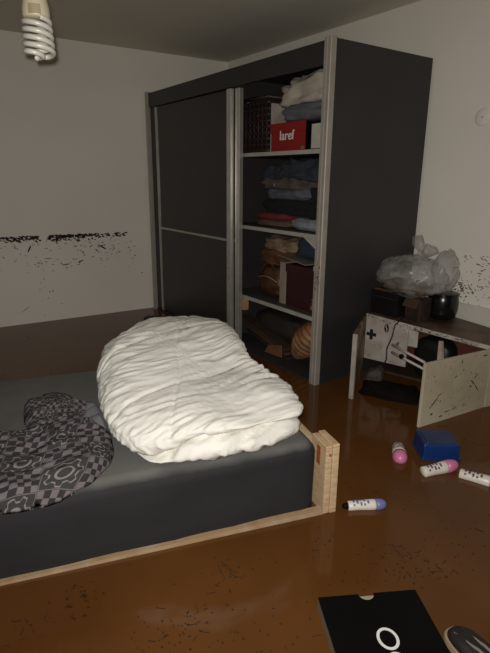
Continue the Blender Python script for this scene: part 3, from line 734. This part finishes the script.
# top board, sloping up to the wall
tb = slab('top_board', [(*BLc, zBL), (*BRc, zBR), (-1.50, 3.10, .395), (-2.325, 3.10, .44)], (0, 0, .018), MUDTOP, cb)
rm = slab('top_edge', [(BLc[0]+.002, BLc[1]-.004, zBL-.006), (BRc[0], BRc[1]-.004, zBR-.006), (BRc[0], BRc[1]-.001, zBR-.006), (BLc[0]+.002, BLc[1]-.001, zBL-.006)], (0, 0, .026), WHITELAM, cb)
box('back_panel', (-2.32, -1.52), (3.095, 3.105), (-.1, .385), mat('cabinet_back_wood', (92, 46, 34), .7, .15, 8), cb)
slab('inner_floor', [(-2.27, 2.66, .05), (-1.56, 2.89, .04), (-1.54, 3.09, .04), (-2.27, 3.09, .05)], (0, 0, .016), mat('sodden_board', (60, 44, 32), .5, .2, 9), cb)
# two runners across the open front
for k, (za, zb_) in enumerate(((.412, .378), (.366, .340))):
    tube('drawer_runner', [(-1.84, 2.315, za+.003), (-1.603, 2.305, zb_)], .0075, WHITELAM, cb, 8)
tube('runner_arm', [(-1.84, 2.315, .415), (-1.93, 2.46, .36), (-2.02, 2.60, .325)], .007, WHITELAM, cb, 8)
lathe('runner_wheel', (-1.76, 2.31, .368), (0, -1, 0), [(0, .014), (.012, .014), (.014, .008)], BLACKC, cb, 16)
sp = [(rr.uniform(.0, .56), rr.uniform(.02, .36), rr.uniform(.004, .02), rr.uniform(.002, .005), rr.gauss(.4, .6)) for k in range(46)]
sp += [(.10, .13, .11, .009, .75), (.14, .17, .05, .006, .4), (.26, .255, .035, .006, .6), (.42, .19, .08, .009, -.7), (.46, .15, .07, .008, -.9), (.44, .225, .05, .007, .8), (.40, .17, .035, .012, 0), (.22, .05, .07, .007, .1), (.28, .055, .05, .006, .2), (.36, .06, .04, .006, .3), (.09, .06, .03, .01, .3), (.5, .345, .07, .012, .05), (.3, .34, .03, .01, 1.2), (.17, .03, .04, .01, .2)]
pd = Vector((BRc[0]-FRc[0], BRc[1]-FRc[1], 0)).normalized()
flakes('mud_splatter', sp, (*FRc, 0), pd, (0, 0, 1), (pd.y, -pd.x, 0), MUD, sr)
sp = [(rr.uniform(0, .8), rr.gauss(.006, .007), rr.uniform(.006, .025), rr.uniform(.003, .008), rr.gauss(0, .4)) for k in range(70)]
rd = (Vector((*BRc, zBR))-Vector((*BLc, zBL))).normalized()
flakes('mud_splatter', sp, (BLc[0], BLc[1]-.0046, zBL), rd, (0, 0, 1), Vector((rd.y, -rd.x, 0)), MUD, rm)
sp = [(rr.uniform(0, .3), rr.uniform(.15, .42), rr.uniform(.004, .02), rr.uniform(.002, .006), rr.gauss(.4, .6)) for k in range(40)]
flakes('mud_splatter', sp, (*BLc, 0), dvd, (0, 0, 1), dvn, MUD, dv)
sp = [(rr.uniform(-2.28, -1.55), rr.uniform(2.87, 3.08), rr.uniform(.01, .04), rr.uniform(.005, .02), rr.gauss(0, 1)) for k in range(60)]

# things inside the cabinet
cloth('black_satchel', (-1.90, 2.84, .07), (.26, .16, .27), mat('black_nylon', (20, 18, 19), .5, .15, 12, .2, 30), 'black soaked bag inside the broken cabinet', 'bag', 21, 0, .08, 8, 0, ex=.35)
tag(slab('pale_shard', [(-1.79, 2.70, .10), (-1.745, 2.715, .10), (-1.80, 2.73, .372), (-1.815, 2.725, .372)], (.004, .016, 0), mat('pale_shard_mat', (170, 150, 132), .6)), 'pale pointed splinter of board standing in the cabinet', 'board')
cloth('dark_debris_heap', (-1.98, 2.52, -.04), (.34, .2, .10), mat('wet_rubbish', (22, 15, 11), .9, .3, 16, .4, 40, spec=.1), 'dark wet rubbish heap in the cabinet front', 'rubbish', 22, .5, .22, 11, 0)
cloth('wet_grey_rag', (-2.13, 2.53, -.02), (.11, .08, .15), mat('wet_rag', (58, 48, 42), .7, .35, 26, .4, 40), 'grey muddy rag under the cross cut-out', 'rag', 23, .5, .22, 14, 0)

# things on top of the cabinet
tp = .458
bbx = root('black_speaker', (-2.21, 2.75, tp), 'black box-shaped device with an orange slot at the left of the cabinet top', 'speaker')
box('body', (-2.335, -2.115), (2.665, 2.84), (tp, tp+.165), mat('black_plastic', (20, 17, 16), .35, .15, 8), bbx, 0, .008)
box('slot', (-2.315, -2.17), (2.672, 2.705), (tp+.162, tp+.168), mat('rusty_mud', (122, 78, 46), .6, .2, 20), bbx)
box('front_seam', (-2.330, -2.120), (2.663, 2.668), (tp+.118, tp+.122), mat('seam_grey', (48, 42, 38), .5), bbx)
cr = root('dark_carton', (-2.0, 2.83, .447), 'brown muddy carton under the plastic bag on the cabinet', 'box')
box('body', (-2.10, -1.985), (2.735, 2.86), (.447, .595), mat('muddy_carton', (50, 33, 24), .6, .25, 14, rgb2=(24, 16, 13)), cr, .05, .006)
slab('flap', [(-2.095, 2.732, .595), (-1.99, 2.735, .595), (-1.99, 2.705, .54), (-2.095, 2.70, .545)], (0, 0, .004), mat('carton_flap', (66, 46, 33), .7, .2, 12), cr)
hl = root('black_pot', (-1.985, 2.97, .446), 'glossy black rounded pot at the right of the cabinet top', 'pot')
lathe('shell', (-1.985, 2.975, .446), (0, 0, 1), [(0, .07), (.01, .086), (.06, .098), (.12, .099), (.16, .093), (.175, .084)], mat('gloss_black', (18, 17, 17), .25, .1, 6), hl, 36)
lathe('rim', (-1.985, 2.975, .606), (0, 0, 1), [(0, .09), (.004, .097), (.012, .097), (.016, .088)], mat('gloss_black', (18, 17, 17)), hl, 36)

def bag_mat():
    m = bpy.data.materials.new('clear_plastic_film'); m.use_nodes = True; nt = m.node_tree; N = nt.nodes; L = nt.links
    b = N['Principled BSDF']; b.inputs['Base Color'].default_value = (*lin((176, 172, 166)), 1); b.inputs['Roughness'].default_value = .3
    tr = N.new('ShaderNodeBsdfTransparent'); mx = N.new('ShaderNodeMixShader')
    tc = N.new('ShaderNodeTexCoord'); nz = N.new('ShaderNodeTexNoise'); nz.inputs['Scale'].default_value = 9; nz.inputs['Detail'].default_value = 5; nz.inputs['Distortion'].default_value = 1.2
    L.new(tc.outputs['Object'], nz.inputs['Vector'])
    rp = N.new('ShaderNodeValToRGB'); rp.color_ramp.elements[0].position = .35; rp.color_ramp.elements[1].position = .65
    rp.color_ramp.elements[0].color = (.14, .14, .14, 1); rp.color_ramp.elements[1].color = (.5, .5, .5, 1)
    L.new(nz.outputs['Fac'], rp.inputs[0]); L.new(rp.outputs[0], mx.inputs[0])
    L.new(tr.outputs[0], mx.inputs[1]); L.new(b.outputs[0], mx.inputs[2]); L.new(mx.outputs[0], N['Material Output'].inputs['Surface'])
    return m
BAG = bag_mat()
pb = root('plastic_bag', (-2.04, 2.84, .61), 'clear knotted plastic bag on the items on the cabinet', 'plastic bag')
def blob(name, c, r, m, parent, seed, amp, freq, tip=None, nt=56, npz=30):
    v = []; fc = []
    for i in range(npz+1):
        ph = -math.pi/2+math.pi*i/npz
        for k in range(nt):
            th = 2*math.pi*k/nt; d = Vector((math.cos(ph)*math.cos(th), math.cos(ph)*math.sin(th), math.sin(ph)))
            q = d*freq+Vector((seed, seed*2, 0))
            n = 1+amp*(.6*fbm(q, 3)+.6*(1-2*abs(noise.noise(q*1.3+Vector((5, 5, 5))))))
            v.append((c[0]+d.x*r[0]*n, c[1]+d.y*r[1]*n, c[2]+d.z*r[2]*n*(1 if d.z > -.5 else .85)))
    for i in range(npz):
        for k in range(nt): fc.append((i*nt+k, i*nt+(k+1) % nt, (i+1)*nt+(k+1) % nt, (i+1)*nt+k))
    o = mk(name, v, fc, m, parent, True)
    bm = bmesh.new(); bm.from_mesh(o.data); bmesh.ops.remove_doubles(bm, verts=bm.verts, dist=.0005); bm.to_mesh(o.data); bm.free()
    return o
blob('body', (-2.09, 2.76, .725), (.235, .155, .135), BAG, pb, 3, .16, 2.6)
blob('side_bulge', (-1.865, 2.78, .785), (.07, .09, .135), BAG, pb, 6, .16, 2.4)
# gathered neck and tied ears
neck = [(-2.06, 2.78, .85), (-2.055, 2.78, .868), (-2.05, 2.78, .885)]
lathe('gathered_neck', neck[0], (.1, 0, 1), [(0, .07), (.018, .04), (.03, .021), (.042, .017), (.05, .022)], BAG, pb, 20)
for nm, pts in (('tied_ear', [(-2.05, 2.785, .885), (-2.12, 2.78, .925), (-2.13, 2.78, .985), (-2.065, 2.785, 1.0), (-2.03, 2.785, .93)]), ('tied_ear', [(-2.05, 2.785, .88), (-2.02, 2.78, .95), (-1.945, 2.78, .935), (-1.925, 2.785, .90), (-2.0, 2.785, .865)])):
    v = []; n = len(pts); c = Vector((0, 0, 0))
    for p in pts: c += Vector(p)/n
    top = [Vector(p)+Vector((0, .006, 0)) for p in pts]; bot = [Vector(p)-Vector((0, .006, 0)) for p in pts]
    v = top+bot+[c+Vector((0, .022, 0)), c-Vector((0, .022, 0))]
    fc = [(i, (i+1) % n, 2*n) for i in range(n)]+[(n+(i+1) % n, n+i, 2*n+1) for i in range(n)]+[(i, (i+1) % n, n+(i+1) % n, n+i) for i in range(n)]
    e = mk(nm, v, fc, BAG, pb, True)
cloth('muddy_rubbish', (-2.09, 2.76, .629), (.34, .2, .07), mat('bag_mud', (96, 68, 46), .7, .3, 20, .3, 30, rgb2=(48, 32, 22)), 'brown muddy scraps lying inside the clear plastic bag', 'rubbish', 25, 0, .2, 12, 0)
tag(tube('power_cable', [(-2.075, 2.71, .474), (-2.07, 2.655, .455), (-2.068, 2.61, .43), (-2.075, 2.60, .35), (-2.095, 2.585, .27), (-2.08, 2.57, .20), (-2.10, 2.55, .12)], .0045, mat('black_rubber', (24, 20, 18), .5), None, 8), 'thin dark cable hanging down the front of the cabinet', 'cable')

# ------------------------------------------------------------------ floating things
# black box lid with round lettering
e1 = Vector((.4728, .8812, 0)); e2 = Vector((.8812, -.4728, 0)); K0 = Vector((-.966, .964, 0))
kb = root('black_carton', tuple(K0+e1*.16+e2*.18+Vector((0, 0, -.02))), 'flat black carton with white round lettering floating in front', 'box')
def K(a, b_, z): return K0+e1*a+e2*b_+Vector((0, 0, z))
HW, HL, zt = .326, .38, .042
nr_, na = .026, 14
out = [(0, 0)]
nc = .158
out += [(nc-nr_, 0)]+[(nc-nr_*math.cos(math.pi*k/na), nr_*math.sin(math.pi*k/na)) for k in range(1, na)]+[(nc+nr_, 0), (HW, 0), (HW, HL), (0, HL)]
n = len(out)
v = [K(a, b_, zt-.004) for a, b_ in out]+[K(a, b_, zt) for a, b_ in out]
mk('lid_top', v, [tuple(range(n)), tuple(range(n, 2*n))]+[(i, (i+1) % n, n+(i+1) % n, n+i) for i in range(n)], BLACKC, kb)
CARDG = mat('grey_card_edge', (120, 108, 92), .7, .1, 12)
def kbox(name, a, b_, z, m, bevel=0):
    (a0, a1), (b0, b1), (q0, q1) = a, b_, z
    o = mk(name, *hexa([K(a0, b0, q0), K(a1, b0, q0), K(a1, b1, q0), K(a0, b1, q0), K(a0, b0, q1), K(a1, b0, q1), K(a1, b1, q1), K(a0, b1, q1)]), m, kb)
    return bev(o, bevel) if bevel else o
kbox('lid_side', (0, .004), (0, HL), (-.02, zt-.004), CARDG); kbox('lid_side', (HW-.004, HW), (0, HL), (-.02, zt-.004), BLACKC)
kbox('lid_side', (.004, nc-nr_), (0, .004), (-.02, zt-.004), BLACKC); kbox('lid_side', (nc+nr_, HW-.004), (0, .004), (-.02, zt-.004), BLACKC); kbox('lid_side', (.004, HW-.004), (HL-.004, HL), (-.02, zt-.004), BLACKC)
kbox('inner_tray', (.006, HW-.006), (.006, HL-.006), (-.02, zt-.0045), mat('tray_grey', (150, 140, 124), .7, .08, 10))
def ring(name, ca, cb_, ra, rb, wdt, m):
    N_ = 48; v = []
    for z in (zt-.0005, zt+.0012):
        for (sa, sb) in ((ra, rb), (ra-wdt, rb-wdt)):
            for k in range(N_):
                t = 2*math.pi*k/N_; v.append(K(ca+sa*math.cos(t), cb_+sb*math.sin(t), z))
    f = []
    for k in range(N_):
        k2 = (k+1) % N_
        f += [(k, k2, N_+k2, N_+k), (2*N_+k, 3*N_+k, 3*N_+k2, 2*N_+k2), (k, 2*N_+k, 2*N_+k2, k2), (N_+k, N_+k2, 3*N_+k2, 3*N_+k)]
    return mk(name, v, f, m, kb)
ring('letter_o', .166, .172, .032, .038, .0085, WHITEP)
ring('letter_o', .166, .255, .032, .038, .0085, WHITEP)

# shoe floating beside it
SHD = mat('dark_shoe_fabric', (34, 29, 27), .6, .2, 14, .2, 60); SHC = mat('cream_rubber', (150, 128, 98), .6, .1, 20); SHL = mat('grey_strap', (122, 114, 104), .6, .1, 20)
sh = root('canvas_shoe', (-.52, 1.17, -.02), 'dark slip-on shoe with cream sole edge at the right front corner', 'shoe')
s0 = Vector((-.672, 1.232, 0)); sd = Vector((.93, -.12, 0)).normalized(); sn = Vector((-sd.y, sd.x, 0))
def sole(s, side):           # half width along the length
    t = s/.28; base = .048*math.sin(math.pi*min(1, max(0, t))**.62)**.55 if 0 < t < 1 else 0
    return base*(1.05 if side > 0 else 1.0)*(1-.12*math.exp(-((t-.6)/.16)**2))
ns = 28
loop = [(0.28*(.5-.5*math.cos(math.pi*k/ns)), 1) for k in range(ns+1)]+[(0.28*(.5-.5*math.cos(math.pi*k/ns)), -1) for k in range(ns-1, 0, -1)]
def shoe_ring(sc, z): return [s0+sd*(.14+(s-.14)*sc)+sn*(sole(s, q)*q*sc)+Vector((0, 0, z)) for s, q in loop]
def loft(name, rings, m, parent, cap=True):
    n = len(rings[0]); v = [p for r in rings for p in r]; fc = []
    for i in range(len(rings)-1):
        for k in range(n): fc.append((i*n+k, i*n+(k+1) % n, (i+1)*n+(k+1) % n, (i+1)*n+k))
    if cap: fc.append(tuple(range(n-1, -1, -1))); fc.append(tuple(range((len(rings)-1)*n, len(rings)*n)))
    return mk(name, v, fc, m, parent, True)
loft('sole', [shoe_ring(.96, -.022), shoe_ring(1, -.015), shoe_ring(1, .018), shoe_ring(.97, .022), shoe_ring(.93, .022)], SHC, sh)
loft('upper', [shoe_ring(.935, .020), shoe_ring(.92, .030), shoe_ring(.82, .042), shoe_ring(.6, .050), shoe_ring(.3, .052), shoe_ring(.05, .052)], SHD, sh)
for off in (-.018, .016):
    tube('strap', [s0+sd*(.035+.02*k)+sn*(off*(1-.05*k))+Vector((0, 0, .040+.0032*k if k < 4 else .055)) for k in range(9)], .0045, SHL, sh, 8)

# roll-on deodorants and spray
WPL = mat('white_plastic', (220, 212, 200), .35, .03, 12); PINK = mat('pink_plastic', (206, 120, 158), .35, .05, 12); LILAC = mat('lilac_plastic', (112, 118, 168), .4, .05, 12)
BLUEL = mat('blue_print', (92, 108, 150), .5, .1, 20); PURP = mat('purple_print', (96, 60, 84), .5, .1, 20)
def rollon(name, base, d, L_, r, cap_t, capm, label, printm, dark_base=False, sx=1.0):
    base = Vector(base); d = Vector(d).normalized(); rt = root(name, tuple(base), label, 'deodorant')
    cl = L_*cap_t; bl_ = L_-cl
    lathe('bottle', base, d, [(0, r*.80), (.004, r*.88), (bl_*.4, r*.86), (bl_*.75, r*.97), (bl_-.006, r*1.0), (bl_, r*.96)], WPL, rt, 24, sx)
    lathe('cap', base+d*(bl_+.0008), d, [(0, r*1.0), (cl*.3, r*1.02), (cl*.55, r*.95), (cl*.78, r*.75), (cl*.93, r*.42), (cl, r*.1)], capm, rt, 24, sx)
    _, e, f = frame_of(d)
    up = Vector((0, 0, 1)); si = d.cross(up).normalized(); up = si.cross(d)
    for k in range(5):
        t0 = bl_*(.16+.13*k); pr_ = []
        wdt = bl_*.07
        for j in range(7):
            a = math.radians(-60+(24 if k % 2 else 20)*j*.9); rr_ = r*.955+.0012
            nv = up*math.cos(a)-si*math.sin(a)*1.0
            for tt in (t0, t0+wdt): pr_.append(base+d*tt+nv*rr_)
        mk('print', pr_, [(2*i, 2*i+2, 2*i+3, 2*i+1) for i in range(6) if (i+k) % 3 != 1], printm, rt)
    if dark_base:
        lathe('nozzle', base-d*.022, d, [(0, .007), (.004, .011), (.02, .013), (.024, .018)], BLACKC, rt, 16)
    return rt
rollon('spray_deodorant', (-1.285, 1.425, .012), (.085, .153, .0), .168, .0235, .30, LILAC, 'white spray deodorant with lilac cap floating beside the bed post', BLUEL, True)
rollon('roll_on_deodorant', (-1.49, 1.995, .014), (.10, -.10, .0), .14, .036, .44, PINK, 'pink-capped roll-on with its cap pointing forward, left of the blue box', PURP)
rollon('roll_on_deodorant', (-1.272, 1.905, .012), (.055, .170, .012), .195, .030, .36, PINK, 'pink-capped roll-on floating right below the blue box', PURP)
rollon('roll_on_deodorant', (-1.17, 2.045, .010), (.125, .055, .0), .2, .028, .34, PINK, 'pink-capped roll-on at the right edge of the picture', PURP)

# blue plastic box
BLU = mat('blue_plastic', (16, 48, 104), .35, .08, 6); BLUT = mat('blue_lid_wet', (44, 62, 92), .35, .2, 8, rgb2=(22, 48, 96))
a0 = Vector((-1.352, 2.01, 0)); f1 = Vector((.115, .155, 0)).normalized(); f2 = Vector((-f1.y, f1.x, 0))
bb = root('blue_box', tuple(a0+f1*.085+f2*.085+Vector((0, 0, -.03))), 'blue plastic box with lid floating in front of the cabinet', 'box')
def Q(a, b_, z): return a0+f1*a+f2*b_+Vector((0, 0, z))
def frust(name, a, b_, z0, z1_, ins, m):
    v = [Q(a[0], b_[0], z0), Q(a[1], b_[0], z0), Q(a[1], b_[1], z0), Q(a[0], b_[1], z0), Q(a[0]+ins, b_[0]+ins, z1_), Q(a[1]-ins, b_[0]+ins, z1_), Q(a[1]-ins, b_[1]-ins, z1_), Q(a[0]+ins, b_[1]-ins, z1_)]
    return bev(mk(name, *hexa(v), m, bb), .004)
frust('body', (0, .185), (0, .17), -.03, .07, .006, BLU)
frust('rim', (-.004, .189), (-.004, .174), .004, .016, 0, BLU)
frust('lid', (.003, .182), (.003, .167), .068, .084, .004, BLU)
frust('lid_panel', (.02, .165), (.02, .15), .082, .088, .003, BLUT)

# dark floating cloth by the wardrobe's left foot
cloth('floating_rag', (-4.35, 2.02, -.02), (.40, .14, .06), mat('black_wet_rag', (22, 18, 16), .5, .2, 10, .3, 30), 'black wet rag floating at the foot of the wardrobe', 'rag', 31, .15, .2, 9, 0)

# floating twigs and scum, too many to count
v = []; fc = []
def twig(x, y, ln, wd_, an, z=.002):
    ca, sa = math.cos(an), math.sin(an); b0 = len(v); bend = rr.uniform(-.25, .25)
    for (u, q) in ((-.5, -.5), (0, -.5), (.5, -.3), (.5, .3), (0, .5), (-.5, .5)):
        px, py = u*ln, q*wd_+bend*ln*(.25-u*u)
        for zz in (-.001, z): v.append((x+px*ca-py*sa, y+px*sa+py*ca, zz))
    n = 6
    fc.append(tuple(b0+2*i for i in range(n))); fc.append(tuple(b0+2*i+1 for i in range(n)))
    for i in range(n): j = (i+1) % n; fc.append((b0+2*i, b0+2*j, b0+2*j+1, b0+2*i+1))
for (cx, cy, sx_, sy_, n) in ((-1.265, .80, .05, .05, 46), (-1.14, .56, .05, .09, 70), (-1.41, .15, .03, .05, 22), (-.97, 1.30, .05, .08, 70), (-.87, 1.42, .04, .05, 26), (-1.18, 1.23, .03, .04, 14), (-1.25, 1.62, .05, .08, 24), (-.86, 1.60, .06, .08, 22), (-.93, .72, .05, .06, 26), (-1.95, 2.1, .06, .1, 20), (-1.05, .95, .12, .2, 36), (-.75, 1.75, .15, .15, 22)):
    for k in range(int(n*.9)):
        big = rr.random() < .15
        twig(rr.gauss(cx, sx_), rr.gauss(cy, sy_), rr.uniform(.014, .034) if big else rr.uniform(.002, .010), rr.uniform(.001, .002) if big else rr.uniform(.002, .005), rr.uniform(0, 3.14))
o = mk('floating_debris', v, fc, mat('debris_brown', (48, 31, 17), .8, .35, 40, rgb2=(28, 18, 10)), None, False, origin=(-1.1, 1.0, 0))
tag(o, 'scattered twigs and scum floating on the brown water', 'debris', kind='stuff')
